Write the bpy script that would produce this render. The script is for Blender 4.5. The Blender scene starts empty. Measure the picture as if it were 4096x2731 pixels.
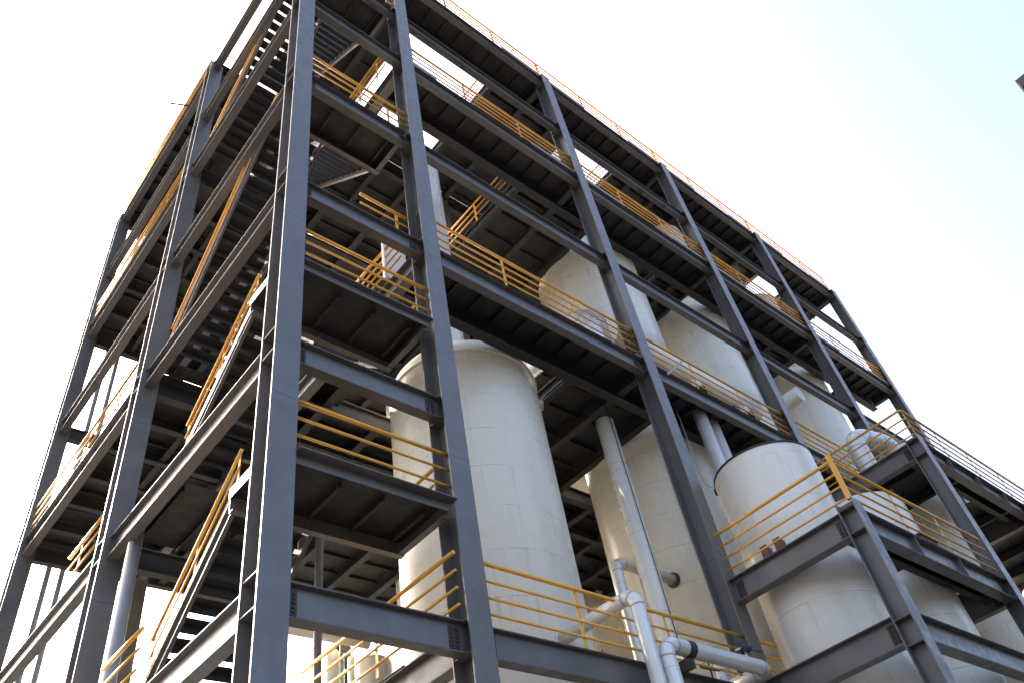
import bpy, math, random
from mathutils import Vector, Matrix
random.seed(7)
S = bpy.context.scene
COL = S.collection
PI = math.pi

# ------------------------------------------------------------------ materials
def new_mat(name):
    m = bpy.data.materials.new(name); m.use_nodes = True
    nt = m.node_tree; b = nt.nodes['Principled BSDF']
    return m, nt, b
def N(nt, t, **kw):
    n = nt.nodes.new(t)
    for k, v in kw.items():
        if k in n.inputs: n.inputs[k].default_value = v
        else: setattr(n, k, v)
    return n
def ramp(nt, stops):
    r = nt.nodes.new('ShaderNodeValToRGB'); e = r.color_ramp.elements
    e[0].position, e[0].color = stops[0][0], stops[0][1]
    e[1].position, e[1].color = stops[-1][0], stops[-1][1]
    for p, c in stops[1:-1]:
        x = e.new(p); x.color = c
    return r
def mixc(nt, fac, a, b):
    m = nt.nodes.new('ShaderNodeMix'); m.data_type = 'RGBA'
    for sock, v in ((m.inputs[0], fac), (m.inputs[6], a), (m.inputs[7], b)):
        if hasattr(v, 'is_linked'): nt.links.new(v, sock)
        else: sock.default_value = v
    return m.outputs[2]
def worldpos(nt, scale=(1, 1, 1)):
    g = nt.nodes.new('ShaderNodeNewGeometry')
    mp = nt.nodes.new('ShaderNodeMapping'); mp.inputs['Scale'].default_value = scale
    nt.links.new(g.outputs['Position'], mp.inputs['Vector'])
    return mp.outputs['Vector']
def noise(nt, vec, scale, detail=4, rough=.55):
    n = N(nt, 'ShaderNodeTexNoise', Scale=scale, Detail=detail, Roughness=rough)
    nt.links.new(vec, n.inputs['Vector']); return n.outputs['Fac']
def paint(name, base, dark, rust, rough=.45, rust_at=.66, bump=.04, spec=.5, streak=True, weld=False):
    m, nt, b = new_mat(name)
    v = worldpos(nt)
    f1 = noise(nt, v, 1.1, 5)
    r1 = ramp(nt, [(.35, (0, 0, 0, 1)), (.68, (1, 1, 1, 1))]); nt.links.new(f1, r1.inputs[0])
    c = mixc(nt, r1.outputs[0], base, dark)
    if streak:
        fs = noise(nt, worldpos(nt, (9, 9, .35)), 1.0, 4)
        rs = ramp(nt, [(.45, (0, 0, 0, 1)), (.75, (.55, .55, .55, 1))]); nt.links.new(fs, rs.inputs[0])
        c = mixc(nt, rs.outputs[0], c, dark)
    if weld:
        g = nt.nodes.new('ShaderNodeNewGeometry'); sp = nt.nodes.new('ShaderNodeSeparateXYZ'); nt.links.new(g.outputs['Position'], sp.inputs[0])
        def mt(op, a, b2=None):
            q = nt.nodes.new('ShaderNodeMath'); q.operation = op
            for i, vv in enumerate((a, b2)):
                if vv is None: continue
                if hasattr(vv, 'is_linked'): nt.links.new(vv, q.inputs[i])
                else: q.inputs[i].default_value = vv
            return q.outputs[0]
        wob = mt('MULTIPLY', mt('SUBTRACT', noise(nt, v, 2.0, 3), .5), .16)
        dz = mt('ABSOLUTE', mt('SUBTRACT', mt('FRACT', mt('DIVIDE', mt('ADD', mt('ADD', sp.outputs[2], wob), 50 - 7.05), 4.71)), .5))
        # dz = .5 on the weld; repainted patch round it
        patch = mt('GREATER_THAN', mt('ADD', dz, mt('MULTIPLY', mt('SUBTRACT', noise(nt, v, 5, 4), .5), .06)), .465)
        c = mixc(nt, mt('MULTIPLY', patch, .55), c, (.135, .137, .152, 1))
        c = mixc(nt, mt('MULTIPLY', mt('GREATER_THAN', dz, .4976), .75), c, (.06, .042, .034, 1))
    if rust:
        f2 = noise(nt, v, 3.3, 8, .68)
        r2 = ramp(nt, [(rust_at, (0, 0, 0, 1)), (rust_at + .09, (1, 1, 1, 1))]); nt.links.new(f2, r2.inputs[0])
        c = mixc(nt, r2.outputs[0], c, rust)
    nt.links.new(c, b.inputs['Base Color'])
    rr = ramp(nt, [(.3, (rough - .1,) * 3 + (1,)), (.7, (rough + .15,) * 3 + (1,))]); nt.links.new(noise(nt, v, 4, 4), rr.inputs[0])
    nt.links.new(rr.outputs[0], b.inputs['Roughness'])
    b.inputs['Specular IOR Level'].default_value = spec
    if bump:
        bp = N(nt, 'ShaderNodeBump', Strength=bump, Distance=.02)
        nt.links.new(noise(nt, v, 14, 3), bp.inputs['Height']); nt.links.new(bp.outputs[0], b.inputs['Normal'])
    return m
M = {}
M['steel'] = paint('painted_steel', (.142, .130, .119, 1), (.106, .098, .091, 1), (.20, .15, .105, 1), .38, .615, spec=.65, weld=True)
M['steel_shaded'] = paint('shaded_steel_paint', (.048, .048, .047, 1), (.036, .036, .035, 1), (.11, .065, .04, 1), .5, .68, spec=.4)  # darker copy of the frame steel; interior shade put into the colour
M['edge'] = paint('steel_edge', (.12, .115, .12, 1), (.10, .07, .06, 1), (.13, .055, .035, 1), .6, .55, bump=0)
M['deck'] = paint('deck_plate', (.040, .037, .034, 1), (.028, .026, .0245, 1), (.06, .036, .024, 1), .6, .70, streak=False)
M['joist'] = paint('joist_steel', (.028, .0275, .027, 1), (.022, .021, .020, 1), (.08, .04, .025, 1), .6, .66, streak=False)
M['yellow'] = paint('yellow_paint', (.90, .45, .045, 1), (.78, .36, .035, 1), (.28, .10, .03, 1), .42, .72, bump=.02, streak=False)
M['white'] = paint('white_and_sunlit_paint', (.75, .75, .74, 1), (.66, .65, .62, 1), (.4, .3, .2, 1), .45, .72, bump=.02)  # white paint; also paints in sunlight on toe plates and a stringer
M['rust'] = paint('rusty_plate', (.070, .045, .040, 1), (.055, .036, .032, 1), (.11, .055, .035, 1), .75, .6, bump=.1, streak=False)
M['primer'] = paint('red_primer', (.22, .10, .085, 1), (.18, .08, .07, 1), (.25, .1, .06, 1), .7, .6, streak=False)
M['black'] = paint('black_rubber', (.025, .025, .028, 1), (.02, .02, .02, 1), None, .5, bump=0, streak=False)
M['valve'] = paint('blue_black_paint', (.03, .035, .07, 1), (.025, .028, .04, 1), (.1, .05, .03, 1), .45, .7, bump=0, streak=False)
M['green'] = paint('green_pipe_paint', (.03, .14, .11, 1), (.025, .11, .09, 1), None, .5, bump=0)
M['greypipe'] = paint('grey_pipe_paint', (.33, .33, .33, 1), (.27, .265, .26, 1), (.2, .13, .1, 1), .45, .7)
M['brownpipe'] = paint('brown_pipe', (.20, .17, .155, 1), (.15, .125, .11, 1), (.15, .08, .06, 1), .55, .62)

def tank_mat(name, base, dark, pitch=1.1, metallic=0, rough=.25, radius=2.07, seam=(.25, .19, .13, 1), seam_w=.011, stain=.28):
    """insulation cladding: ring seams every `pitch` m, staggered upright seams, faint run stains"""
    m, nt, b = new_mat(name)
    tc = nt.nodes.new('ShaderNodeTexCoord'); sep = nt.nodes.new('ShaderNodeSeparateXYZ')
    nt.links.new(tc.outputs['Object'], sep.inputs[0])
    def mth(op, a, bb=None):
        n = nt.nodes.new('ShaderNodeMath'); n.operation = op
        for i, v in enumerate((a, bb)):
            if v is None: continue
            if hasattr(v, 'is_linked'): nt.links.new(v, n.inputs[i])
            else: n.inputs[i].default_value = v
        return n.outputs[0]
    w = mth('MULTIPLY', noise(nt, tc.outputs['Object'], .8, 2), .05)
    zz = mth('DIVIDE', mth('ADD', sep.outputs[2], w), pitch)
    fr = mth('FRACT', zz); row = mth('FLOOR', zz)
    ring = mth('LESS_THAN', fr, seam_w / pitch)
    ang = mth('ARCTAN2', sep.outputs[1], sep.outputs[0])
    wn = nt.nodes.new('ShaderNodeTexWhiteNoise'); wn.noise_dimensions = '1D'; nt.links.new(row, wn.inputs['W'])
    au = mth('FRACT', mth('ADD', mth('MULTIPLY', ang, radius / 1.9), wn.outputs['Value']))
    up = mth('LESS_THAN', au, .006)
    patchy = noise(nt, tc.outputs['Object'], 2.2, 4)
    rp = ramp(nt, [(.38, (.1, .1, .1, 1)), (.6, (.8, .8, .8, 1))]); nt.links.new(patchy, rp.inputs[0])
    line = mth('MULTIPLY', mth('MAXIMUM', ring, mth('MULTIPLY', up, .4)), rp.outputs[0])
    mp = nt.nodes.new('ShaderNodeMapping'); mp.inputs['Scale'].default_value = (2.2, 2.2, .16)
    nt.links.new(tc.outputs['Object'], mp.inputs['Vector'])
    fs = noise(nt, mp.outputs['Vector'], 1.6, 5)
    rs = ramp(nt, [(.46, (0, 0, 0, 1)), (.78, (stain, stain, stain, 1))]); nt.links.new(fs, rs.inputs[0])
    c = mixc(nt, rs.outputs[0], base, dark)
    # run stains that start at a seam and fade down the sheet
    fine = nt.nodes.new('ShaderNodeMapping'); fine.inputs['Scale'].default_value = (6, 6, .3)
    nt.links.new(tc.outputs['Object'], fine.inputs['Vector'])
    fd = noise(nt, fine.outputs['Vector'], 1.5, 4)
    rd = ramp(nt, [(.56, (0, 0, 0, 1)), (.74, (.45, .45, .45, 1))]); nt.links.new(fd, rd.inputs[0])
    c = mixc(nt, mth('MULTIPLY', rd.outputs[0], fr), c, (.40, .31, .21, 1))
    c = mixc(nt, line, c, seam)
    nt.links.new(c, b.inputs['Base Color'])
    b.inputs['Metallic'].default_value = metallic
    rr = ramp(nt, [(.3, (rough,) * 3 + (1,)), (.75, (rough + .07,) * 3 + (1,))]); nt.links.new(noise(nt, tc.outputs['Object'], 1.5, 3), rr.inputs[0])
    nt.links.new(rr.outputs[0], b.inputs['Roughness'])
    bp = N(nt, 'ShaderNodeBump', Strength=.025, Distance=.05)
    nt.links.new(mth('ADD', noise(nt, tc.outputs['Object'], 1.3, 3), mth('MULTIPLY', ring, -.3)), bp.inputs['Height'])
    nt.links.new(bp.outputs[0], b.inputs['Normal'])
    return m
M['tank'] = tank_mat('cream_tank_cladding', (.84, .78, .645, 1), (.79, .725, .59, 1))
M['tank2'] = tank_mat('pale_tank_cladding', (.84, .785, .67, 1), (.80, .74, .625, 1), pitch=1.25, radius=1.3)
M['pipe'] = tank_mat('pale_pipe_cladding', (.72, .70, .655, 1), (.64, .615, .565, 1), pitch=1.0, metallic=.15, rough=.26, radius=.2, stain=.4)
M['duct'] = tank_mat('silver_duct_cladding', (.62, .63, .65, 1), (.52, .53, .54, 1), pitch=.22, metallic=.35, rough=.24, radius=.6, seam=(.3, .3, .3, 1), seam_w=.012)

# ground
m, nt, b = new_mat('concrete_yard'); M['ground'] = m
v = worldpos(nt)
r = ramp(nt, [(.3, (.02, .0195, .019, 1)), (.7, (.038, .037, .036, 1))]); nt.links.new(noise(nt, v, .35, 8, .65), r.inputs[0])
nt.links.new(r.outputs[0], b.inputs['Base Color']); b.inputs['Roughness'].default_value = .9
m, nt, b = new_mat('dark_render'); M['tower'] = m
v = worldpos(nt)
r = ramp(nt, [(.35, (.05, .035, .032, 1)), (.7, (.09, .06, .05, 1))]); nt.links.new(noise(nt, v, 1.5, 6), r.inputs[0])
nt.links.new(r.outputs[0], b.inputs['Base Color']); b.inputs['Roughness'].default_value = .85

# ------------------------------------------------------------------ mesh builder
class MB:
    def __init__(s): s.v = []; s.f = []; s.mi = []; s.sm = []
    def face(s, idx, mi=0, sm=False): s.f.append(idx); s.mi.append(mi); s.sm.append(sm)
    def box(s, x0, x1, y0, y1, z0, z1, mi=0, edge=None):
        n = len(s.v)
        s.v += [(x, y, z) for z in (z0, z1) for y in (y0, y1) for x in (x0, x1)]
        fs = {'z-': (0, 2, 3, 1), 'z+': (4, 5, 7, 6), 'y-': (0, 1, 5, 4), 'y+': (2, 6, 7, 3), 'x-': (0, 4, 6, 2), 'x+': (1, 3, 7, 5)}
        for k, q in fs.items(): s.face([n + i for i in q], 1 if edge and k in edge else mi)
        return s
    def obox(s, p0, p1, w, h, up=(0, 0, 1), mi=0):
        """bar of section w x h from p0 to p1"""
        p0, p1 = Vector(p0), Vector(p1); d = (p1 - p0).normalized(); up = Vector(up)
        a = d.cross(up)
        if a.length < 1e-4: a = Vector((1, 0, 0))
        a.normalize(); c = a.cross(d).normalized(); n = len(s.v)
        for p in (p0, p1):
            for sa, sc in ((-1, -1), (1, -1), (1, 1), (-1, 1)):
                s.v.append(tuple(p + a * sa * w / 2 + c * sc * h / 2))
        for q in ((3, 2, 1, 0), (4, 5, 6, 7), (0, 1, 5, 4), (1, 2, 6, 5), (2, 3, 7, 6), (3, 0, 4, 7)): s.face([n + i for i in q], mi)
        return s
    def tube(s, pts, r, seg=12, caps=True, mi=0):
        pts = [Vector(p) for p in pts]; n0 = len(s.v); k = len(pts)
        d0 = (pts[1] - pts[0]).normalized(); a = d0.orthogonal().normalized()
        for i, p in enumerate(pts):
            d = (pts[min(i + 1, k - 1)] - pts[max(i - 1, 0)]).normalized()
            a = (a - d * a.dot(d)).normalized(); c = d.cross(a)
            rr = r[i] if isinstance(r, (list, tuple)) else r
            for j in range(seg):
                t = 2 * PI * j / seg; s.v.append(tuple(p + (a * math.cos(t) + c * math.sin(t)) * rr))
        for i in range(k - 1):
            for j in range(seg):
                j2 = (j + 1) % seg
                s.face([n0 + i * seg + j, n0 + i * seg + j2, n0 + (i + 1) * seg + j2, n0 + (i + 1) * seg + j], mi, True)
        if caps:
            s.face([n0 + j for j in range(seg)][::-1], mi); s.face([n0 + (k - 1) * seg + j for j in range(seg)], mi)
        return s
    def lathe(s, cx, cy, prof, seg=64, mi=0):
        n0 = len(s.v); k = len(prof)
        for r, z in prof:
            for j in range(seg):
                t = 2 * PI * j / seg; s.v.append((cx + r * math.cos(t), cy + r * math.sin(t), z))
        for i in range(k - 1):
            for j in range(seg):
                j2 = (j + 1) % seg
                s.face([n0 + i * seg + j, n0 + i * seg + j2, n0 + (i + 1) * seg + j2, n0 + (i + 1) * seg + j], mi, True)
        return s
    def ibeam(s, axis, a0, a1, c, zt, depth, w, tf=.022, tw=.014):
        """horizontal I section; axis 'x' or 'y'; c = centre in the other axis"""
        def bx(lo, hi, z0, z1, edge=None):
            if axis == 'x': s.box(a0, a1, lo, hi, z0, z1, 0, edge)
            else: s.box(lo, hi, a0, a1, z0, z1, 0, edge)
        e = ('y-', 'y+') if axis == 'x' else ('x-', 'x+')
        bx(c - w / 2, c + w / 2, zt - tf, zt, e); bx(c - w / 2, c + w / 2, zt - depth, zt - depth + tf, e)
        bx(c - tw / 2, c + tw / 2, zt - depth + tf, zt - tf)
        return s
    def column(s, x0, y0, w, d, z0, z1, tf=.03, tw=.018, stiff=()):
        xc = x0 + w / 2
        s.box(x0, x0 + w, y0, y0 + tf, z0, z1, 0); s.box(x0, x0 + w, y0 + d - tf, y0 + d, z0, z1, 0)
        s.box(xc - tw / 2, xc + tw / 2, y0 + tf, y0 + d - tf, z0, z1)
        for z in stiff:
            for lo, hi in ((x0 + .012, xc - tw / 2), (xc + tw / 2, x0 + w - .012)):
                s.box(lo, hi, y0 + tf, y0 + d - tf, z - .018, z, 0, ('x-', 'x+'))
        return s
    def build(s, name, mat, parent=None, origin=None):
        o0 = Vector((0, 0, 0)); p = parent
        while p is not None: o0 += Vector(p.location); p = p.parent
        loc = Vector((0, 0, 0))
        if parent is None and origin is not None: loc = Vector(origin)
        elif parent is None and s.v:
            xs = [q[0] for q in s.v]; ys = [q[1] for q in s.v]; zs = [q[2] for q in s.v]
            loc = Vector(((min(xs) + max(xs)) / 2, (min(ys) + max(ys)) / 2, min(zs)))
        elif origin is not None: loc = Vector(origin) - o0
        sh = o0 + loc
        me = bpy.data.meshes.new(name)
        me.from_pydata([tuple(Vector(q) - sh) for q in s.v], [], s.f)
        mats = mat if isinstance(mat, (list, tuple)) else [mat]
        for q in mats: me.materials.append(q)
        if len(mats) > 1: me.polygons.foreach_set('material_index', s.mi)
        me.polygons.foreach_set('use_smooth', s.sm)
        me.update()
        o = bpy.data.objects.new(name, me); COL.objects.link(o); o.location = loc
        if parent is not None: o.parent = parent
        return o
def tag(o, label, cat, group=None, kind=None):
    if label: o['label'] = label
    if cat: o['category'] = cat
    if group: o['group'] = group
    if kind: o['kind'] = kind
    return o
def empty(name, loc, label, cat, group=None):
    o = bpy.data.objects.new(name, None); COL.objects.link(o); o.location = loc; o.empty_display_size = .3
    return tag(o, label, cat, group)
ST = [M['steel'], M['edge']]
ST_SHADED = [M['steel_shaded'], M['edge']]

def bend(a, corner, b, r, n=9):
    """points of a rounded corner between a-corner-b"""
    a, c, b = Vector(a), Vector(corner), Vector(b)
    u = (a - c).normalized(); w = (b - c).normalized(); th = u.angle(w); t = r / math.tan(th / 2)
    p0 = c + u * t; p1 = c + w * t; mid = (u + w).normalized(); o = c + mid * (r / math.sin(th / 2))
    out = []; e0 = (p0 - o); ax = e0.cross(p1 - o).normalized(); tot = e0.angle(p1 - o)
    for i in range(n + 1): out.append(o + Matrix.Rotation(tot * i / n, 3, ax) @ e0)
    return out
def path(pts, r, n=9):
    out = [Vector(pts[0])]
    for i in range(1, len(pts) - 1): out += bend(pts[i - 1], pts[i], pts[i + 1], r, n)
    out.append(Vector(pts[-1])); return out

# ------------------------------------------------------------------ layout (metres; origin at the camera, ground at z=GZ)
GZ = -1.6
CX = [4.31, 7.82, 15.60, 23.42, 31.10, 38.70]; CW = .475; CD = .5
CC = [x + CW / 2 for x in CX]
RY = [9.0, 16.4, 25.35]
YF = 9.25                    # facade beam centre line
zG, z5, zE, zD, zC, zB, zR = 5.74, 10.36, 15.24, 19.98, 24.68, 28.2, 32.12
BD = .53
LEV = [zG, z5, zE, zD, zC, zB, zR]
ZTOP = 32.15
# distant ground level, yard
g = MB(); g.v = [(-600, -600, GZ), (600, -600, GZ), (600, 600, GZ), (-600, 600, GZ)]; g.face([0, 1, 2, 3])
tag(g.build('ground', M['ground']), None, None, kind='structure')

frame = empty('steel_frame_building', (CX[0], RY[0], GZ), 'tall open dark grey steel frame building with decks, stairs and tanks inside', 'building')

# columns -----------------------------------------------------------
def stiffs(levels):
    out = []
    for z in levels: out += [z, z - BD + .02]
    return out
for j, y in enumerate(RY):
    for i, x in enumerate(CX):
        lv = LEV if i < 2 and j < 2 else [z for z in LEV if z != z5]
        c = MB().column(x, y, CW, CD, GZ, ZTOP if j == 0 else zR - .02, stiff=stiffs(lv) if j == 0 or i == 0 else ())
        o = c.build('column', ST, frame)
        if j == 0:   # bolted splice plates on the web
            for zs in ((zE + .95, zC + 1.0) if i else (zE + 7.2,)):
                if i == 0: continue
                p = MB(); xc = x + CW / 2 - .009
                p.box(xc - .014, xc, y + .08, y + CD - .08, zs - .45, zs + .45)
                for a in range(9):
                    for bb in range(4):
                        yy = y + .12 + bb * .087; zz = zs - .4 + a * .1
                        p.tube([(xc - .014, yy, zz), (xc - .034, yy, zz)], .018, 6)
                p.build('splice_plate', M['rust'], o)

def bolts_x(mb, x, y, z0, z1, n=5, cols=(0, .095), w=.2):
    """bolted end plate on a beam web that faces -Y, starting at x"""
    mb.box(x, x + w, y - .012, y, z0, z1)
    for c in cols:
        for k in range(n):
            zz = z0 + .05 + (z1 - z0 - .1) * k / (n - 1)
            mb.tube([(x + .05 + c, y - .012, zz), (x + .05 + c, y - .04, zz)], .019, 6)
def bolts_y(mb, x, y, z0, z1, n=5, w=.2, flip=1):
    mb.box(x - .012, x, y, y + w, z0, z1)
    for c in (.05, .145):
        for k in range(n):
            zz = z0 + .05 + (z1 - z0 - .1) * k / (n - 1)
            mb.tube([(x - .012, y + c, zz), (x - .04, y + c, zz)], .019, 6)
# facade and parallel beams -----------------------------------------
def beam_x(i, y, zt, depth=BD, w=.22, x0=None, x1=None, plates=True, name='main_beam', stiff=(), parent=None):
    a = (CC[i] + .009) if x0 is None else x0; e = (CC[i + 1] - .009) if x1 is None else x1
    mb = MB().ibeam('x', a, e, y, zt, depth, w)
    for s in stiff: mb.box(s - .007, s + .007, y - w / 2 + .01, y - .007, zt - depth + .022, zt - .022)
    o = mb.build(name, ST_SHADED if name in ('rear_beam', 'inner_beam') else ST, parent or frame)
    if plates:
        for xx in (a + .26, e - .46):
            p = MB(); bolts_x(p, xx, y - .007, zt - depth + .09, zt - .08); p.build('bolted_plate', M['rust'], o)
    return o
for i in range(5):
    for zt in (zG, zE, zD, zC, zB, zR):
        if i == 1 and zt == zG: beam_x(i, YF, zt); continue
        if i == 0 and zt == zR: continue
        beam_x(i, YF, zt, plates=(zt < zC))
beam_x(0, YF, z5)
def beam_y(x, y0, y1, zt, depth=BD, w=.28, name='side_beam', parent=None):
    return MB().ibeam('y', y0, y1, x, zt, depth, w).build(name, ST, parent or frame)
for zt in LEV:                       # end face
    for j in (0, 1):
        o = beam_y(CC[0], RY[j] + CD - .03, RY[j + 1] + .03, zt, w=.24)
        if j == 0 and zt in (zG, z5): pass
for zt in (zG, zE, zC): beam_y(CC[1], RY[0] + CD - .03, RY[1] + .03, zt)
for zt in (zE, zC, zR): beam_y(CC[1], RY[1] + CD - .03, RY[2] + .03, zt)
for i in range(5):                   # rear row and middle row longitudinal beams
    for zt in (zG, zE, zD, zC, zB, zR):
        if zt in (zD, zB, zG) and i > 1: continue
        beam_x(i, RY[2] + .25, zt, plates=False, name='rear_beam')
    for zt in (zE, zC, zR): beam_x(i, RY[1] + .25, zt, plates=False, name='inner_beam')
beam_x(0, RY[1] + .25, z5, plates=False, name='inner_beam')
# longitudinal beam behind the walkways, and cross beams under the decks
XE = CX[5] + 1.2
for zt in (zE, zC, zR):
    MB().ibeam('x', CC[1] + .16, CX[5] + CW, 10.5, zt - .02, .5, .30).build('walkway_beam', ST_SHADED, frame)
    MB().ibeam('x', CC[1] + .16, CX[5] + CW, 15.05, zt - .02, .5, .28).build('walkway_beam', ST_SHADED, frame)
    MB().ibeam('x', CC[1] + .16, CX[5] + CW, 20.6, zt - .02, .45, .26).build('walkway_beam', ST_SHADED, frame)
# decks ---------------------------------------------------------------
YA, YB = 9.12, 25.7
holes = {zE: [(9.15, 13.95), (17.62, 21.78), (23.95, 28.1), (32.1, 36.3)],
         zC: [(8.35, 13.95), (17.62, 21.78), (23.95, 28.1), (32.1, 36.3)],
         zR: [(9.75, 13.92), (18.55, 21.67), (33.4, 36.2)]}
def deck(name, rects, zt, axis=None, pitch=.78, jd=.13, inset=(.2, .2), split=False):
    """plate panels; ribs welded under the plate are part of the panel unless split"""
    out = []
    for (x0, x1, y0, y1) in rects:
        mb = MB().box(x0, x1, y0, y1, zt + .002, zt + .014); ribs = []
        if axis:
            a0, a1 = (x0, x1) if axis == 'y' else (y0, y1)
            b0, b1 = (y0, y1) if axis == 'y' else (x0, x1)
            k = math.ceil(a0 / pitch + .2); b0 += inset[0]; b1 -= inset[1]
            while k * pitch < a1 - .1:
                p = k * pitch; j = MB() if split else mb
                for (lo, hi, za, zb) in ((p - .006, p + .006, zt - jd, zt + .001), (p - .04, p + .03, zt - jd - .008, zt - jd)):
                    if axis == 'y': j.box(lo, hi, b0, b1, za, zb, 0 if split else 1)
                    else: j.box(b0, b1, lo, hi, za, zb, 0 if split else 1)
                if split: ribs.append(j)
                k += 1
        d = mb.build(name, [M['deck'], M['joist']], frame)
        for j in ribs: j.build('joist', M['joist'], d)
        out.append(d)
    return out[0]
for zt in (zE, zC, zR):
    hs = holes[zt]; xe = XE if zt == zR else (36.3 if zt == zE else 37.4)
    deck('floor_deck', [(7.95, XE - .2, YA, 10.62)], zt, 'y', inset=(.28, .27), split=zt != zR)
    xs = [7.95]; rects = []
    for (a, e) in hs: rects.append((xs[-1], a, 10.62, 15.0)); xs.append(e)
    rects.append((xs[-1], xe, 10.62, 15.0))
    rects = [q for q in rects if q[1] - q[0] > .05]
    deck('floor_deck', rects, zt, 'x', 1.0, inset=(.03, .03))
    deck('floor_deck', [(4.4, xe, 16.32, YB), (7.95, xe, 15.0, 16.31)], zt, 'x', 1.0, inset=(.1, .1))
    # cross beams running in depth
    x = 8.7
    for k in range(-4, 14):
        x = 15.82 + 1.755 * k
        if x > xe: break
        y0 = 10.65
        for (a, e) in hs:
            if a + .1 < x < e - .1: y0 = 15.2
        beam_y(x, 10.36 if y0 > 15 else y0, 10.64 if False else y0 + .001, zt - .03, .3, .2) if False else None
        MB().ibeam('y', y0, YB - .2, x, zt - .02, .42, .24).build('cross_beam', ST_SHADED, frame)
    for (a, e) in hs:                  # trimmers at the tank openings
        for x in (a - .1, e + .1):
            if zt != zR or x > 9: MB().ibeam('y', 10.65, 14.92, x, zt - .015, .3, .16).build('trimmer', ST_SHADED, frame)
# cross beams in the facade walkway at the column lines
    for i in range(2, 6): MB().ibeam('y', 9.5, 10.35, CC[i], zt - .02, .42, .24).build('cross_beam', ST_SHADED, frame)
for zt in (zE, zC, zR):
    y = RY[1] + 1.6
    while y < RY[2] - .3:
        MB().ibeam('x', 4.72, CC[1] - .12, y, zt - .02, .36, .2).build('cross_beam', ST_SHADED, frame); y += 1.48
    MB().ibeam('y', RY[1] + .5, RY[2] + .1, 6.15, zt - .02, .3, .16).build('cross_beam', ST_SHADED, frame)
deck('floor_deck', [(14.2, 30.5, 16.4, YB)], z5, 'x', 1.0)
for k in range(9): MB().ibeam('y', 16.4, YB - .1, 15.8 + 1.755 * k, z5 - .02, .4, .22).build('cross_beam', ST_SHADED, frame)
MB().ibeam('x', 14.2, 30.5, 16.5, z5 - .02, .45, .26).build('walkway_beam', ST_SHADED, frame)
# toe plates at the deck edge -----------------------------------------
for zt in (zC, zR):
    for i in range(1, 5):
        a, e = CX[i] + CW + .02, CX[i + 1] - .02
        mb = MB().box(a, a + 2.3 if i != 1 else a + 1.0, YA - .006, YA, zt + .016, zt + .13); mb.box(e - 2.1, e, YA - .006, YA, zt + .016, zt + .13)
        mb.build('toe_plate', M['steel'], frame)
# stair bay floors and landings -----------------------------------------
LX0, LX1 = 4.5, 7.86
LAND = [(zG + 2.12, 'lowest'), (z5 + 2.05, 'second'), (zD, 'third'), (zB, 'topmost')]
def landing(zt):
    d = deck('landing', [(LX0 + .0, LX1 - .1, YA, 10.56)], zt, 'y', .83, inset=(.28, .14), split=True)
    mb = MB()
    mb.box(LX0, LX1 - .1, 10.56, 10.572, zt - .32, zt + .014); mb.box(LX0, LX1 - .1, 10.44, 10.56, zt - .32, zt - .308)   # rear channel
    mb.box(LX1 - .12, LX1 - .108, 9.12, 10.55, zt - .3, zt); mb.box(LX1 - .24, LX1 - .12, 9.12, 10.55, zt - .3, zt - .288)
    mb.build('landing_frame', M['steel'], d)
    if zt not in (zD, zB):
        f = MB().box(LX0, LX1 - .1, YA - .012, YA, zt - .17, zt - .002).box(4.8, LX1 - .02, YA - (.13 if zt > z5 else .2), YA + .0, zt - .002, zt + .014)
        f.build('landing_edge_channel', M['steel'], d)
        t = MB().box(LX0 - .012, LX0 - .002, 9.55, 10.6, zt - .05, zt + .15); t.build('toe_plate', M['white'], d)  # white colour stands in for grazing sun on the plate
    return d
for zt, nm in LAND: landing(zt)
for zt in (zG, z5, zE, zC):
    d = deck('stair_floor', [(LX0, LX1 - .1, 15.8 if zt in (zE, zC) else 13.9, 16.3)], zt, 'y', .83, inset=(.1, .1))

# ------------------------------------------------------------------ railings
def railing(pts, label, nposts=None, posts=None, bars=4, h=1.12, group='yellow guard railings along the floor edges', end_posts=(True, True), big=False):
    """guard railing along pts (list of floor-level points); straight or with corners"""
    root = empty('guard_railing', pts[0], label, 'railing', group)
    P = [Vector(p) for p in pts]
    hs = [h, h * .71, h * .44, h * .18] if bars == 4 else [h, h * .69, h * .37]
    for k, hh in enumerate(hs):
        q = [p + Vector((0, 0, hh)) for p in P]
        if len(q) > 2: q = path(q, .12, 5)
        MB().tube(q, .039 if k == 0 else .0245, 10 if k == 0 else 8).build('top_rail' if k == 0 else 'mid_rail', M['yellow'], root)
    for (p, ax) in (posts or []):
        p = Vector(p); mb = MB()
        hw = .045 if big else .04
        if ax == 'x': mb.box(p.x - hw, p.x + hw, p.y + .015, p.y + (.05 if big else .025), p.z, p.z + h - (-.05 if big else .02))
        else: mb.box(p.x + .015, p.x + .025, p.y - hw, p.y + hw, p.z, p.z + h - .02)
        mb.build('post', M['yellow'], root)
    return root
floorname = {zG: 'lowest visible floor', zE: 'middle floor', zC: 'upper floor', zR: 'roof edge'}
bayname = {1: 'between the second and third front columns', 2: 'between the third and fourth front columns', 3: 'between the fourth and fifth front columns', 4: 'between the last two front columns'}
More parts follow.
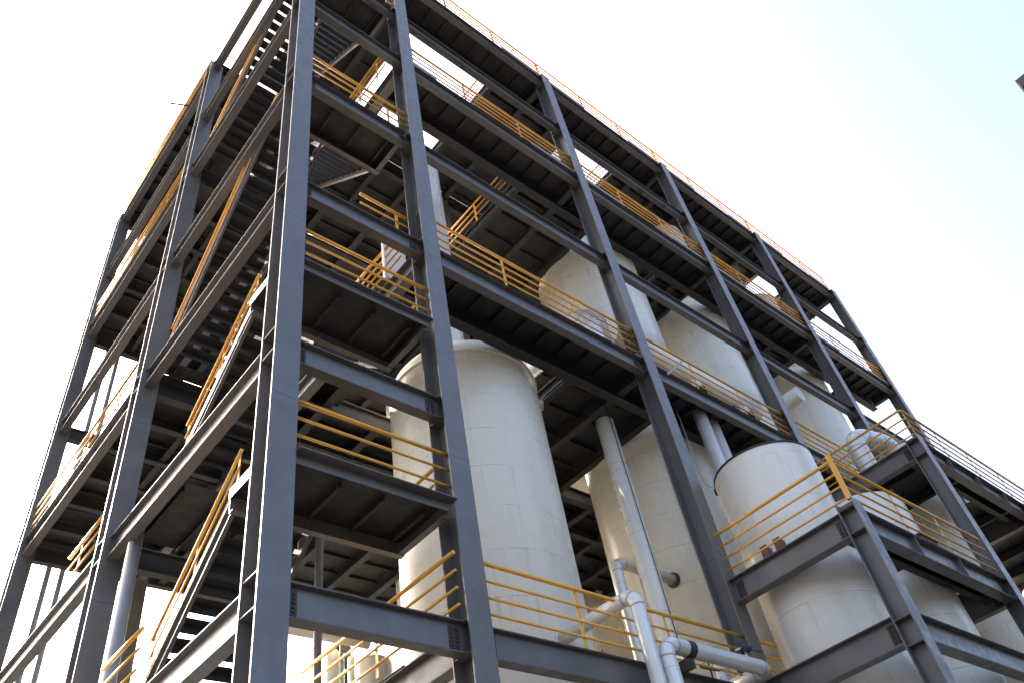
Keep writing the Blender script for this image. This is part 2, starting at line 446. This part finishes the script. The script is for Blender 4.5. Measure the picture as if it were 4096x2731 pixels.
for zt in (zG, zE, zC, zR):
    for i in range(1, 5):
        if zt == zG and i > 1: continue
        a, e = CC[i] + .05, CC[i + 1] - .05
        if zt == zR: a, e = CX[i] - (.1 if i > 1 else -.3), CX[i + 1] + .1
        y = 9.13 if zt == zR else 9.14
        ps = [((CX[i] + 2.75, y, zt + .015), 'x'), ((CX[i] + 5.25, y, zt + .015), 'x')]
        root = railing([(a, y, zt + .01), (e, y, zt + .01)], 'yellow railing on the front %s, %s' % (floorname[zt], bayname[i]), posts=ps)
        if zt == zR:
            MB().box(CX[i + 1] + .03, CX[i + 1] + .13, y + .02, y + .07, zt + .01, zt + 1.2).build('corner_post', M['yellow'], root)
# lower front railing right of the front pipes
railing([(15.95, 9.14, zG + .01), (20.2, 9.14, zG + .01)], 'short yellow railing on the lowest visible floor behind the annex tank', posts=[((19.2, 9.14, zG), 'x')])
railing([(7.72, 9.06, zG + .01), (7.72, 13.9, zG + .01)], 'yellow railing running inward beside the lowest stair floor', posts=[((7.72, 11.4, zG - .0), 'y')])
# stair bay front railings on landings
for (zt, nm) in LAND:
    ps = [((7.35, 9.3, zt), 'x')] if zt == zD else []
    railing([(LX0 + .2, 9.16, zt + .01), (CC[1] - .03, 9.16, zt + .01)], 'three bar yellow railing across the front of the %s stair landing' % nm, posts=ps, bars=3, h=1.1)
for (zt, nm) in LAND[:3]:
    railing([(CC[1] - .12, 9.5, zt + .01), (CC[1] - .12, 10.9, zt + .01)], 'short yellow railing at the inner end of the %s stair landing' % nm, bars=3, h=1.1)
# railings round the big opening in the first bay, and on the end face
railing([(13.99, 10.75, zC + .01), (13.99, 14.8, zC + .01)], 'yellow railing along the right edge of the upper floor opening', posts=[((13.99, 12.9, zC), 'y')], bars=3)
railing([(14.0, 10.75, zR + .01), (14.0, 14.9, zR + .01)], 'yellow railing along the first roof opening', bars=3)
railing([(21.76, 10.75, zR + .01), (21.76, 14.9, zR + .01)], 'yellow railing along the second roof opening', bars=3)
railing([(6.4, 9.45, zE + .01), (7.78, 9.45, zE + .01)], 'short yellow railing in the stair bay front at the middle floor', posts=[((7.45, 9.45, zE), 'x')], bars=3)
railing([(9.08, 10.7, zE + .01), (9.08, 14.9, zE + .01)], 'four bar yellow railing beside the tank opening of the middle floor')
railing([(7.84, 9.9, zE + .01), (7.84, 12.6, zE + .01)], 'four bar yellow railing between stair bay and middle floor')
railing([(7.72, 9.7, zC + .01), (7.72, 13.6, zC + .01)], 'yellow railing between stair bay and upper floor, seen against the roof slit', posts=[((7.72, y, zC), 'y') for y in (10.2, 11.2, 12.2)])
cab = empty('cabinet', (8.15, 10.6, zE), 'pale framed cabinet panel behind the second stair landing railing', 'cabinet')
MB().box(7.86, 8.42, 10.56, 10.62, zE + .1, zE + 1.6).build('panel', M['tank2'], cab)
fr = MB()
for a_ in (7.8, 8.42): fr.box(a_, a_ + .06, 10.54, 10.64, zE + .02, zE + 1.72)
fr.box(7.86, 8.42, 10.545, 10.635, zE + 1.6, zE + 1.72); fr.build('panel_frame', M['white'], cab)
for zt, nm in ((z5, 'second stair floor'), (zE, 'middle floor'), (zC, 'upper floor'), (zR, 'roof edge')):
    y1 = 25.3 if zt != z5 else 19.5
    ps = [((4.45, y, zt), 'y') for y in (18.7, 20.8, 23.0) if y < y1]
    railing([(4.45, 16.95, zt + .01), (4.45, y1, zt + .01)], 'yellow railing on the end face along the %s' % nm, posts=ps, bars=3)
railing([(4.6, 16.45, zR + .01), (7.7, 16.45, zR + .01)], 'yellow roof railing across the head of the stair bay', bars=3)
railing([(4.4, 15.0, zG + .01), (4.4, 13.3, zG + .01)], 'yellow railing at the foot of the lowest stair flight', bars=3)

# ------------------------------------------------------------------ stairs
def flight(x0, x1, ya, za, yb, zb, label, rail_left=True, rail_right=True, white=False, n=None, riser=.7):
    """straight flight from (ya,za) up to (yb,zb), between x0 and x1"""
    root = empty('stair_flight', ((x0 + x1) / 2, ya, za), label, 'stairs', 'steel stair flights in the stair bay')
    d = Vector((0, yb - ya, zb - za)).normalized(); up = Vector((0, -d.z, d.y)) if d.y > 0 else Vector((0, d.z, -d.y))
    for k, x in enumerate((x0, x1)):
        mb = MB(); o = Vector((0, 0, -.09))
        mb.obox(Vector((x, ya, za)) + o, Vector((x, yb, zb)) + o, .012, .27, up=up)
        sgn = -1 if k == 0 else 1
        for hh in (-.135, .135):
            q = up * hh
            mb.obox(Vector((x + sgn * .035, ya, za)) + o + q, Vector((x + sgn * .035, yb, zb)) + o + q, .07, .01, up=up)
        mb.build('stringer', M['steel'], root)
        if white and k == 0: MB().obox(Vector((x - .075, ya, za)) + o + up * .06, Vector((x - .075, yb, zb)) + o + up * .06, .008, .13, up=up).build('sunlit_edge_strip', M['white'], root)  # white bar paints in the sunlit edge of the stringer
    n = n or max(6, round(abs(yb - ya) / .29)); rz = (zb - za) / n * riser
    sy = 1 if yb > ya else -1
    for k in range(1, n):
        f = k / n; y = ya + (yb - ya) * f; z = za + (zb - za) * f
        MB().box(x0 + .01, x1 - .01, y - .115, y + .115, z - .008, z).box(x0 + .01, x1 - .01, y - sy * .115 - .004, y - sy * .115 + .004, z - .008 - rz, z - .008).build('tread', M['joist'], root)
    for k, x in enumerate((x0, x1)):
        if (k == 0 and not rail_left) or (k == 1 and not rail_right): continue
        for j, hh in enumerate((1.0, .68, .36)):
            MB().tube([(x, ya, za + hh), (x, yb, zb + hh)], .034 if j == 0 else .019, 8).build('handrail' if j == 0 else 'mid_rail', M['yellow'], root)
        for f in (.03, .5, .97):
            y = ya + (yb - ya) * f; z = za + (zb - za) * f
            MB().box(x + .012, x + .022, y - .035, y + .035, z, z + 1.0).build('post', M['yellow'], root)
    return root
XL0, XL1, XR0, XR1 = 4.62, 5.95, 6.1, 7.5
nm = ['lowest', 'second', 'third', 'topmost']
pairs = [(zG, LAND[0][0], z5), (z5, LAND[1][0], zE), (zE, zD, zC), (zC, zB, zR)]
for k, (za, zm, zb) in enumerate(pairs):
    yb = 13.4 if k < 2 else 15.7
    flight(XL0, XL1, yb, za, 10.58, zm, 'stair flight on the end face side climbing to the %s landing' % nm[k], rail_right=False, white=(k == 1))
    if k == 3: flight(XR0, XR1, 10.58, zm, 16.2, zb, 'stair flight climbing inward from the topmost landing to the roof', rail_left=False, riser=1.0)
    else: flight(XR0, XR1, 10.58, zm, 13.9 if k < 2 else 15.75, zb, 'stair flight climbing inward from the %s landing beside the second front column' % nm[k], rail_left=False, riser=1.0)

# ------------------------------------------------------------------ tanks
def tank(x, y, r, z0, z1, label, dome=None, mat='tank', lid=False, group='cream clad process tanks in the frame', cone=None, name='storage_tank'):
    root = empty(name, (x, y, z0), label, 'tank', group)
    prof = [(r * .985, z0), (r, z0 + .02), (r, z1)]
    MB().lathe(x, y, prof).build('shell', M[mat], root)
    if dome:
        k = 10; kn = .25; prof = []
        for i in range(k + 1):
            t = PI / 2 * i / k; prof.append((max(.001, r * math.cos(t)), z1 + dome * math.sin(t)))
        MB().lathe(x, y, prof).build('dome_roof', M[mat], root)
    elif lid:
        MB().lathe(x, y, [(r + .001, z1 - .001), (r + .022, z1 - .001), (r + .022, z1 + .045), (r + .01, z1 + .05), (.001, z1 + .3)]).build('lid', M['black'], root)
    else:
        MB().lathe(x, y, [(r, z1), (.001, z1 + (cone or .25))]).build('cone_roof', M[mat], root)
    return root
t1 = tank(11.9, 12.8, 2.07, zG - 3.5, 14.78, 'tall cream tank behind the second front column, under the middle floor', dome=1.2)
MB().lathe(11.9, 12.8, [(2.07, 14.70), (2.105, 14.71), (2.105, 14.79), (2.07, 14.80)]).build('top_rim', M['tank'], t1)
t2 = tank(19.7, 12.72, 2.07, zG - 3.5, 24.3, 'tall cream tank rising through the middle floor behind the third front column', dome=.9)
t3 = tank(26.0, 12.75, 2.07, zG - 3.5, 24.9, 'tall cream tank behind the fourth front column above the middle floor railing', dome=.8)
t4 = tank(34.2, 12.75, 2.07, zG - 3.5, 24.7, 'cream tank behind the fifth front column with a pale pipe reaching it', dome=.7)
t5 = tank(26.2, 11.85, 1.05, zC, 30.9, 'narrow cream tank on the upper floor with a silver domed top', dome=.35)
t6 = tank(34.3, 12.2, 1.35, zC, 30.6, 'cream tank on the upper floor seen against the sky in a roof opening', cone=.3)
for t, cx, cy, r, zt in ((t1, 11.9, 12.8, 2.07, zE), ):
    pass
MB().lathe(11.9, 12.8, [(.27, 15.6), (.27, 27.2)], 32).lathe(11.9, 12.8, [(.27, 27.2), (.001, 27.25)], 32).build('vapour_pipe', M['pipe'], t1, origin=(11.9, 12.8, 15.6))
MB().lathe(19.05, 11.95, [(.3, 24.6), (.3, 33.2), (.001, 33.3)], 32).build('vapour_pipe', M['pipe'], t2, origin=(19.05, 11.95, 24.6))
MB().tube([(11.9, 12.53, 15.9), (11.9, 12.53, 27)], .02, 6).build('pipe_seam_strip', M['pipe'], t1)
for x, lab2 in ((17.9, 'added sun-blocking tank in the rear row, mostly hidden behind the biggest tank'), (25.6, 'added sun-blocking tank in the rear row, middle of the three'), (33.5, 'added sun-blocking tank in the rear row, rightmost of the three')): tank(x, 21.5, 1.95, GZ, 23.9, lab2, dome=.3)  # unseen tanks added to keep low sun off the front tanks
# nozzle flange on tank 1 side and cap pieces
fl = MB(); fl.tube([(13.75, 11.9, 14.7), (13.98, 11.76, 14.7)], .16, 16); fl.build('side_nozzle', M['pipe'], t1)
tank(17.6, 8.0, 1.29, GZ, 11.15, 'pale open tank with a dark rim standing in the lower annex platform', lid=True, mat='tank2', group='pale tanks in the annex')
tank(21.2, 7.75, 1.40, GZ, 10.6, 'pale tank with a plain flat top behind the orange box on the annex', mat='tank2', group='pale tanks in the annex')
tank(27.6, 7.45, .92, GZ, 14.9, 'pale tank under the looping pipe on the upper annex platform', mat='tank2', group='pale tanks in the annex')
tank(46.5, 7.6, 1.5, GZ, 12.3, 'cream tank farther along under the upper annex platform', mat='tank', group='pale tanks in the annex')
tank(38.0, 7.5, 1.40, GZ, 12.4, 'cream tank at the right edge under the upper annex platform', mat='tank', group='pale tanks in the annex')
tank(20.35, 16.6, .75, GZ, 11.6, 'shaded cream vessel glimpsed between the two biggest tanks, larger of two', dome=.5, group='vessels in shade behind the big tanks', name='column_vessel')
tank(18.75, 16.2, .38, GZ, 10.9, 'shaded slim cream vessel glimpsed just right of the biggest tank', dome=.3, group='vessels in shade behind the big tanks', name='column_vessel')
# banded silo far behind on the right
si = empty('silo', (48.2, 14.0, GZ), 'distant grey banded silo glimpsed through the annex at the right edge', 'silo')
MB().lathe(48.2, 14.0, [(1.0, GZ), (1.0, 15.2), (.55, 16.6), (.001, 16.7)], 40).build('shell', M['duct'], si)
for z in (11.8, 13.0, 14.2, 15.2): MB().lathe(48.2, 14.0, [(1.0, z), (1.05, z + .03), (1.05, z + .1), (1.0, z + .13)], 40).build('band', M['greypipe'], si)

# ------------------------------------------------------------------ pipes
def pipe(pts, r, label, br=None, mat='pipe', seg=20, flange_end=None, name='process_pipe', group='pale clad pipes', joints=()):
    root = empty(name, pts[0], label, 'pipe', group)
    MB().tube(path(pts, br or r * 1.6) if len(pts) > 2 else pts, r, seg).build('pipe_run', M[mat], root)
    for i in range(1, len(pts) - 1):     # weld bands either side of each elbow
        b = bend(pts[i - 1], pts[i], pts[i + 1], br or r * 1.6)
        mb = MB()
        for q, t in ((b[0], b[1] - b[0]), (b[4], b[5] - b[4]), (b[-1], b[-1] - b[-2])):
            t = t.normalized() * .012; mb.tube([q - t, q + t], r + .004, seg)
        mb.build('elbow_band', M['greypipe'], root)
    for (p, q) in (flange_end or []): MB().tube([p, q], r + .06, 18).build('flange', M['rust'], root)
    return root
pipe([(11.75, 10.85, 6.84), (11.75, 8.72, 6.84), (11.75, 8.72, GZ)], .14, 'pale pipe leaving the big tank and turning down in front of the railing', br=.26, flange_end=[((11.75, 10.82, 6.84), (11.75, 10.76, 6.84))])
pipe([(12.05, 8.6, GZ), (12.05, 8.6, 5.86), (15.28, 8.6, 5.86), (15.28, 9.9, 5.86)], .152, 'fat pale pipe lying level in front of the lowest beam', br=.27)
pipe([(15.45, 11.8, GZ), (15.45, 11.8, 10.05), (17.9, 11.8, 10.05)], .15, 'pale pipe rising and turning right into the second tank', br=.3, flange_end=[((17.76, 11.8, 10.05), (17.83, 11.8, 10.05))])
p1 = pipe([(15.75, 11.08, GZ), (15.75, 11.08, 14.32)], .265, 'tall cream standpipe with a thin dark cable up its front', mat='tank', seg=28)
MB().tube([(15.72, 10.80, 3), (15.72, 10.80, 9), (15.66, 10.80, 14.3), (15.62, 10.80, 15.0)], .012, 6).build('cable', M['black'], p1)
pipe([(18.77, 9.68, GZ), (18.77, 9.68, 14.9)], .205, 'left one of two pale pipes rising behind the annex tank', seg=24)
pipe([(19.5, 9.78, GZ), (19.5, 9.78, 14.9)], .205, 'right one of two pale pipes rising behind the annex tank', seg=24)
pipe([(25.1, 7.9, 8), (25.1, 7.9, 15.2), (27.0, 7.42, 15.2), (27.0, 7.42, 13.2)], .33, 'pale pipe looping over into the tank on the upper annex platform', br=.6, seg=24)
pipe([(23.1, 12.4, 17.2), (16.0, 12.4, 17.2)], .01, None) if False else None
dr = empty('horizontal_drum', (19.9, 10.1, 16.7), 'long cream drum lying behind the middle floor railing', 'tank')
MB().tube([(15.9, 10.2, 17.2), (23.5, 10.2, 17.2), (23.62, 10.2, 17.2), (23.7, 10.2, 17.2)], [.5, .5, .44, .2], 36).build('shell', M['tank2'], dr)
for x in (17.4, 22.0): MB().box(x - .1, x + .1, 9.9, 10.5, zE, 16.75).build('saddle', M['steel'], dr)
# silver elbow duct on the middle floor
du = pipe([(15.85, 10.55, zE + .02), (15.85, 10.55, 18.35), (15.2, 13.2, 18.0)], .52, 'silver segmented elbow duct on the middle floor beside the third front column', br=.62, mat='duct', seg=36, name='elbow_duct', group=None)
pts = bend((15.85, 10.55, zE), (15.85, 10.55, 18.35), (15.2, 13.2, 18.0), .62, 12)
for k in range(0, 12, 1):
    p = pts[k]; t = (pts[k + 1] - pts[k]).normalized() * .008
    MB().tube([p - t, p + t], .526, 36).build('duct_seam', M['greypipe'], du)
MB().tube([(26.72, 10.80, 13.5), (26.72, 10.80, 20.6), (26.45, 10.78, 20.9)], .025, 6).build('conduit', M['greypipe'], t3)
MB().box(26.6, 26.85, 10.5, 10.82, 20.55, 20.85).build('lamp_bracket', M['rust'], t3)
MB().tube([(18.3, 11.1, 10.4), (18.3, 11.1, 13.9)], .02, 6).build('conduit', M['greypipe'], t2)
pipe([(30.3, 10.6, 21.5), (30.3, 15.2, 21.5)], .38, 'short fat cream pipe pointing outward beside the tank behind the fifth front column', mat='tank2', group=None)
# valve stubs on the middle floor
for x, w in ((19.0, 'left'), (21.55, 'right')):
    v = empty('pipe_stub', (x, 9.45, zE), 'short pale pipe stub with rusty flanges, %s one of two on the middle floor' % w, 'pipe', 'flanged stubs on the middle floor')
    MB().tube([(x, 9.5, zE + .02), (x, 9.5, zE + .95)], .15, 18).build('pipe_run', M['pipe'], v)
    for z in (zE + .38, zE + .5): MB().tube([(x, 9.5, z), (x, 9.5, z + .06)], .23, 18).build('flange', M['rust'], v)
# pipes and vessels seen low, behind the stair bay
pipe([(7.78, 13.45, GZ), (7.78, 13.45, 10.2)], .085, 'brown weathered standpipe inside the stair bay', mat='brownpipe', seg=16, group=None)
pipe([(4.72, 15.62, GZ), (4.72, 15.62, 10.2)], .14, 'grey standpipe beside the second end face column', mat='greypipe', seg=18, group=None)
pipe([(12.55, 21.95, GZ), (12.55, 21.95, 11.7)], .05, 'thin green standpipe far behind the stair bay', mat='green', seg=10, group=None)
pipe([(13.75, 22.0, GZ), (13.75, 22.0, 11.7)], .06, 'second thin green standpipe behind, between two cream columns', mat='green', seg=10, group=None)
pipe([(11.4, 21.6, 11.95), (14.35, 21.6, 11.95)], .17, 'level cream pipe far behind, seen under the lowest stair beam', mat='tank2', seg=20, group=None)
for x, y, r, lab, z1 in ((12.35, 22.4, .34, 'slim white column vessel far behind, leftmost under the lowest stair beam', 10.4), (13.45, 22.3, .235, 'slim cream column vessel far behind beside a green pipe', 11.7),
                  (14.15, 22.3, .115, 'thinnest pale column vessel far behind', 11.7), (15.0, 22.3, .62, 'stout cream column vessel far behind, rightmost of its row', 11.6)):
    tank(x, y, r, GZ, z1, lab, dome=min(.3, r), mat='tank2', group='cream vessels far behind', name='column_vessel')
pipe([(5.36, 25.75, GZ), (5.36, 25.75, 31.8)], .085, 'grey drain pipe on the rear face, left of a pair', mat='greypipe', seg=12, group='drain pipes on the rear face')
pipe([(5.76, 25.75, GZ), (5.76, 25.75, 31.8)], .085, 'grey drain pipe on the rear face, right of a pair', mat='greypipe', seg=12, group='drain pipes on the rear face')
# ------------------------------------------------------------------ annex in front, right
an = empty('annex_platform', (15.65, 5.55, GZ), 'lower steel platform annex with yellow railings projecting in front of the frame', 'platform')
AW, AD = .40, .40
zA1, zA2 = 8.16, 12.8
AX = [15.66, 23.12, 31.0, 38.6, 46.2, 53.8]  # last two bays added to darken the upper deck underside
for i, x in enumerate(AX):
    top = 8.32 if i == 0 else 12.95
    MB().column(x, 5.55, AW, AD, GZ, top, tf=.025, stiff=[zG, zG - .5, zA1, zA1 - .54] + ([zA2, zA2 - .54] if i else [])).build('column', ST, an)
def ab_x(i, zt, stiff=()):
    a, e = AX[i] + AW / 2 + .01, AX[i + 1] + AW / 2 - .01
    mb = MB().ibeam('x', a, e, 5.75, zt, .56, .28)
    for s in stiff: mb.box(s - .008, s + .008, 5.62, 5.743, zt - .54, zt - .022)
    o = mb.build('main_beam', ST, an)
    for xx in (a + .16, e - .4):
        p = MB(); bolts_x(p, xx, 5.743, zt - .48, zt - .08); p.build('bolted_plate', M['rust'], o)
ab_x(0, zG + .12); ab_x(0, zA1, (18.35, 20.55)); ab_x(1, zA2, (25.2, 27.2, 29.2)); ab_x(1, zG + .12); ab_x(2, zA2); ab_x(3, zA2); ab_x(4, zA2)
def ab_y(x, zt, y0=5.93, y1=9.0):
    o = MB().ibeam('y', y0, y1, x, zt, .56, .28).build('side_beam', ST, an)
    for yy in (y0 + .06, y1 - .27):
        p = MB()
        p.box(x - .019, x - .007, yy, yy + .2, zt - .46, zt - .1)
        for c in (.05, .15):
            for k in range(5): p.tube([(x - .019, yy + c, zt - .42 + k * .07), (x - .045, yy + c, zt - .42 + k * .07)], .019, 6)
        p.build('bolted_plate', M['rust'], o)
ab_y(AX[0] + .2, zG + .12); ab_y(AX[0] + .2, zA1); ab_y(AX[1] + .2, zA2); ab_y(AX[1] + .2, zA1); ab_y(AX[2] + .2, zA2); ab_y(AX[3] + .2, zA2, y1=11)
for zt, i0, i1 in ((zA1, 0, 1), (zA2, 1, 5)):
    x0, x1 = AX[i0] + .34, AX[i1] + .1
    hs = [q for q in ((16.25, 18.95), (19.7, 22.7), (26.55, 28.65)) if x0 - .1 <= q[0] and q[1] <= x1 + .3]
    mb = MB(); cur = x0
    mb.box(x0, x1, 5.6, 6.2, zt + .002, zt + .014)
    for (a, e) in hs:
        if a - cur > .05: mb.box(cur, a, 6.2, 9.05, zt + .002, zt + .014)
        cur = e
    if x1 - cur > .05: mb.box(cur, x1, 6.2, 9.05, zt + .002, zt + .014)
    for (a, e) in hs:
        if a > 25: mb.box(a, e, 6.2, 6.5, zt + .002, zt + .014); mb.box(a, e, 8.4, 9.05, zt + .002, zt + .014)
    d = mb.build('floor_deck', M['deck'], an)
    x = x0 + .9
    while x < x1 - .3:
        if not any(a - .05 < x < e + .05 for a, e in hs): MB().ibeam('y', 5.9, 9.0, x, zt - .02, .3, .16).build('cross_beam', [M['joist'], M['joist']], an)  # dark joist colour paints in the shade on these beams
        x += 1.9
    MB().ibeam('x', x0, x1, 6.3, zt - .03, .3, .18).build('cross_beam', ST_SHADED, an)
G2 = 'yellow guard railings on the annex'
r_ = railing([(15.75, 8.95, zA1 + .01), (15.75, 5.63, zA1 + .01)], 'four bar yellow railing on the left side of the lower annex platform', group=G2, h=1.12)
MB().box(15.72, 15.8, 5.57, 5.67, zA1 + .16, zA1 + 1.28).build('corner_post', M['yellow'], r_)
railing([(15.85, 5.62, zA1 + .01), (23.0, 5.62, zA1 + .01)], 'four bar yellow railing on the front of the lower annex platform', group=G2, posts=[((18.25, 5.62, zA1), 'x'), ((20.5, 5.62, zA1), 'x')])
railing([(23.3, 8.95, zA2 + .01), (23.3, 5.62, zA2 + .01), (53.6, 5.62, zA2 + .01)], 'long yellow railing round the corner of the upper annex platform', group=G2,
        posts=[((23.45, 5.62, zA2), 'x'), ((25.5, 5.62, zA2), 'x'), ((27.75, 5.62, zA2), 'x'), ((30.2, 5.62, zA2), 'x'), ((33, 5.62, zA2), 'x')])
# red lugs, orange box, valve wheels, straps
for y in (8.02, 7.65):
    tag(MB().box(16.0, 16.02, y - .09, y + .09, zA1, zA1 + .42).box(16.02, 16.2, y - .09, y - .075, zA1, zA1 + .36).build('support_lug', M['primer']), 'red primed %s standing on the side beam of the annex' % ('lug nearer the frame' if y > 7.9 else 'lug farther from the frame'), 'bracket', 'red lugs on the annex beam')
bx = empty('crate', (20.0, 6.0, zA1), 'orange brown wooden box behind the lower annex railing', 'box')
MB().box(19.75, 20.55, 5.9, 6.4, zA1 + .03, zA1 + .55).build('body', M['primer'], bx); MB().box(19.7, 20.6, 5.85, 6.45, zA1 + .55, zA1 + .6).build('lid', M['rust'], bx)
def wheel(x, y, z, r, label, tilt):
    root = empty('valve_handwheel', (x, y, z - .5), label, 'valve', 'valves by the lower pipes')
    A = Matrix.Rotation(tilt, 3, 'X'); mb = MB()
    ring = [Vector((x, y, z)) + A @ Vector((r * math.cos(t), r * math.sin(t), 0)) for t in [2 * PI * k / 24 for k in range(25)]]
    mb.tube(ring, .018, 8, caps=False)
    for k in range(5):
        t = 2 * PI * k / 5; mb.tube([(x, y, z), tuple(Vector((x, y, z)) + A @ Vector((r * math.cos(t), r * math.sin(t), 0)))], .012, 6)
    mb.build('wheel_rim', M['valve'], root)
    MB().tube([(x, y, z - .5), (x, y, z + .12)], .02, 8).build('stem', M['valve'], root)
wheel(14.4, 9.35, 6.05, .2, 'dark blue spoked valve handwheel under the level front pipe', .5)
vb = empty('valve_actuator', (15.1, 8.85, 5.9), 'dark green valve actuator above the right end of the level front pipe', 'valve', 'valves by the lower pipes')
MB().tube([(15.1, 8.85, 6.3), (15.1, 8.85, 6.48)], .1, 12).tube([(14.98, 8.85, 6.4), (15.26, 8.8, 6.38)], .055, 10).build('body', M['valve'], vb)
MB().tube([(15.1, 8.85, 5.95), (15.1, 8.85, 6.3)], .028, 8).tube([(14.75, 8.85, 6.28), (15.02, 8.85, 6.38)], .02, 8).build('stem', M['pipe'], vb)
MB().tube([(15.2, 8.82, 6.38), (15.5, 8.7, 6.3)], .012, 6).build('lever', M['black'], vb)
pipe([(16.0, 10.1, GZ), (16.0, 10.1, 7.15), (15.3, 10.6, 7.0)], .17, 'pale elbow pipe partly hidden behind the level front pipe', br=.35)
sd = empty('pipe_saddle', (12.9, 8.6, 5.5), 'black clamp under the level front pipe', 'bracket')
MB().tube([(12.64, 8.6, 5.86), (12.84, 8.6, 5.86)], .158, 16).build('strap', M['black'], sd); MB().box(12.70, 12.82, 8.6, 9.12, 5.52, 5.72).build('bracket', M['black'], sd)
# hanging lamp cable below the middle floor
cb = empty('hanging_cable', (17.75, 9.9, 14.7), 'thin grey cable hanging from the middle floor to a small black fitting', 'cable')
pts = [(17.72, 9.8, 14.7), (17.72, 9.8, 12.15)] + [(17.72 + .29 - .29 * math.cos(t), 9.8, 12.1 - .16 * math.sin(t)) for t in [PI * k / 8 for k in range(9)]] + [(18.3, 9.8, 12.3), (18.28, 9.8, 12.0)]
MB().tube(pts, .014, 6).build('cord', M['greypipe'], cb); MB().lathe(18.27, 9.8, [(.001, 11.75), (.09, 11.8), (.09, 11.95), (.03, 12.05)], 12).build('fitting', M['black'], cb)
tag(MB().obox((16.67, 9.08, 15.05), (17.9, 9.12, 16.2), .05, .07).build('brace_bar', M['greypipe']), 'plain grey bar leaning across the middle floor railing right of the third front column', 'bar')
# hooked arm on the roof edge of the end face
ha = empty('hoist_arm', (4.3, 19.0, zR), 'small rusty arm with a hanging hook sticking out from the roof edge', 'arm')
MB().obox((4.4, 18.6, zR - .25), (3.75, 18.95, zR - .22), .05, .06).build('arm', M['rust'], ha)
MB().tube([(3.78, 18.93, zR - .25), (3.78, 18.93, zR - .5), (3.84, 18.93, zR - .62), (3.80, 18.93, zR - .72)], .02, 6).build('hook', M['rust'], ha)
# dark ladder frame at right
ld = empty('ladder', (30.5, 8.7, GZ), 'dark ladder frame in shade behind the annex at the right edge', 'ladder')
for y in (8.7, 7.75): MB().box(30.46, 30.54, y - .04, y + .04, GZ, 11.2).build('stile', M['joist'], ld)
z = 6.0
while z < 11: MB().box(30.48, 30.52, 7.75, 8.7, z, z + .04).build('rung', M['joist'], ld); z += .55
# tower corner at the upper right
tw = empty('tower', (25, -3.2, GZ), 'dark brown tower corner cutting into the right edge of the sky', 'building')
th = math.radians(97.0); c0 = Vector((24 * math.sin(th), 24 * math.cos(th)))
MB().box(c0.x, c0.x + 6, c0.y - 6, c0.y - .12, GZ, 21.5).build('wall', M['tower'], tw); MB().box(c0.x - .1, c0.x + 6.1, c0.y - 6.1, c0.y, 21.5, 21.9).build('cornice', M['tower'], tw)

# ------------------------------------------------------------------ light, sky, camera
SUN_AZ, SUN_EL = math.radians(-6), math.radians(33)
w = bpy.data.worlds.new('World'); S.world = w; w.use_nodes = True
nt = w.node_tree; bg = nt.nodes['Background']
sky = nt.nodes.new('ShaderNodeTexSky'); sky.sky_type = 'NISHITA'; sky.sun_disc = False
sky.sun_elevation = SUN_EL; sky.sun_rotation = SUN_AZ; sky.air_density = .8; sky.dust_density = 8.5; sky.ozone_density = 1.0
nt.links.new(sky.outputs[0], bg.inputs[0]); bg.inputs[1].default_value = .13
sl = bpy.data.lights.new('sun', 'SUN'); sl.energy = 2.2; sl.angle = math.radians(.6); sl.color = (1, .95, .87)
so = bpy.data.objects.new('sun', sl); COL.objects.link(so)
dv = Vector((math.sin(SUN_AZ) * math.cos(SUN_EL), math.cos(SUN_AZ) * math.cos(SUN_EL), math.sin(SUN_EL)))
so.rotation_euler = dv.to_track_quat('Z', 'Y').to_euler(); so.location = dv * 80
cam = bpy.data.cameras.new('camera'); co = bpy.data.objects.new('camera', cam); COL.objects.link(co)
R3 = [[0.7564097994848712, -0.6366052305244486, -0.15025976078834463], [0.36749297268181563, 0.6036464034306743, -0.7075026039914579], [0.5411036224908676, 0.4799424966536356, 0.6905520035689823]]
# rows: image right, image down, forward, in world axes
mw = Matrix(((R3[0][0], -R3[1][0], -R3[2][0]), (R3[0][1], -R3[1][1], -R3[2][1]), (R3[0][2], -R3[1][2], -R3[2][2])))
co.matrix_world = mw.to_4x4()
cam.sensor_width = 36; cam.lens = 36 * 3233.74 / 4096; cam.clip_start = .05; cam.clip_end = 3000
S.camera = co
S.view_settings.view_transform = 'Standard'; S.view_settings.look = 'None'; S.view_settings.exposure = 2.72; S.view_settings.gamma = 1
S.cycles.max_bounces = 6; S.cycles.diffuse_bounces = 4; S.cycles.glossy_bounces = 3
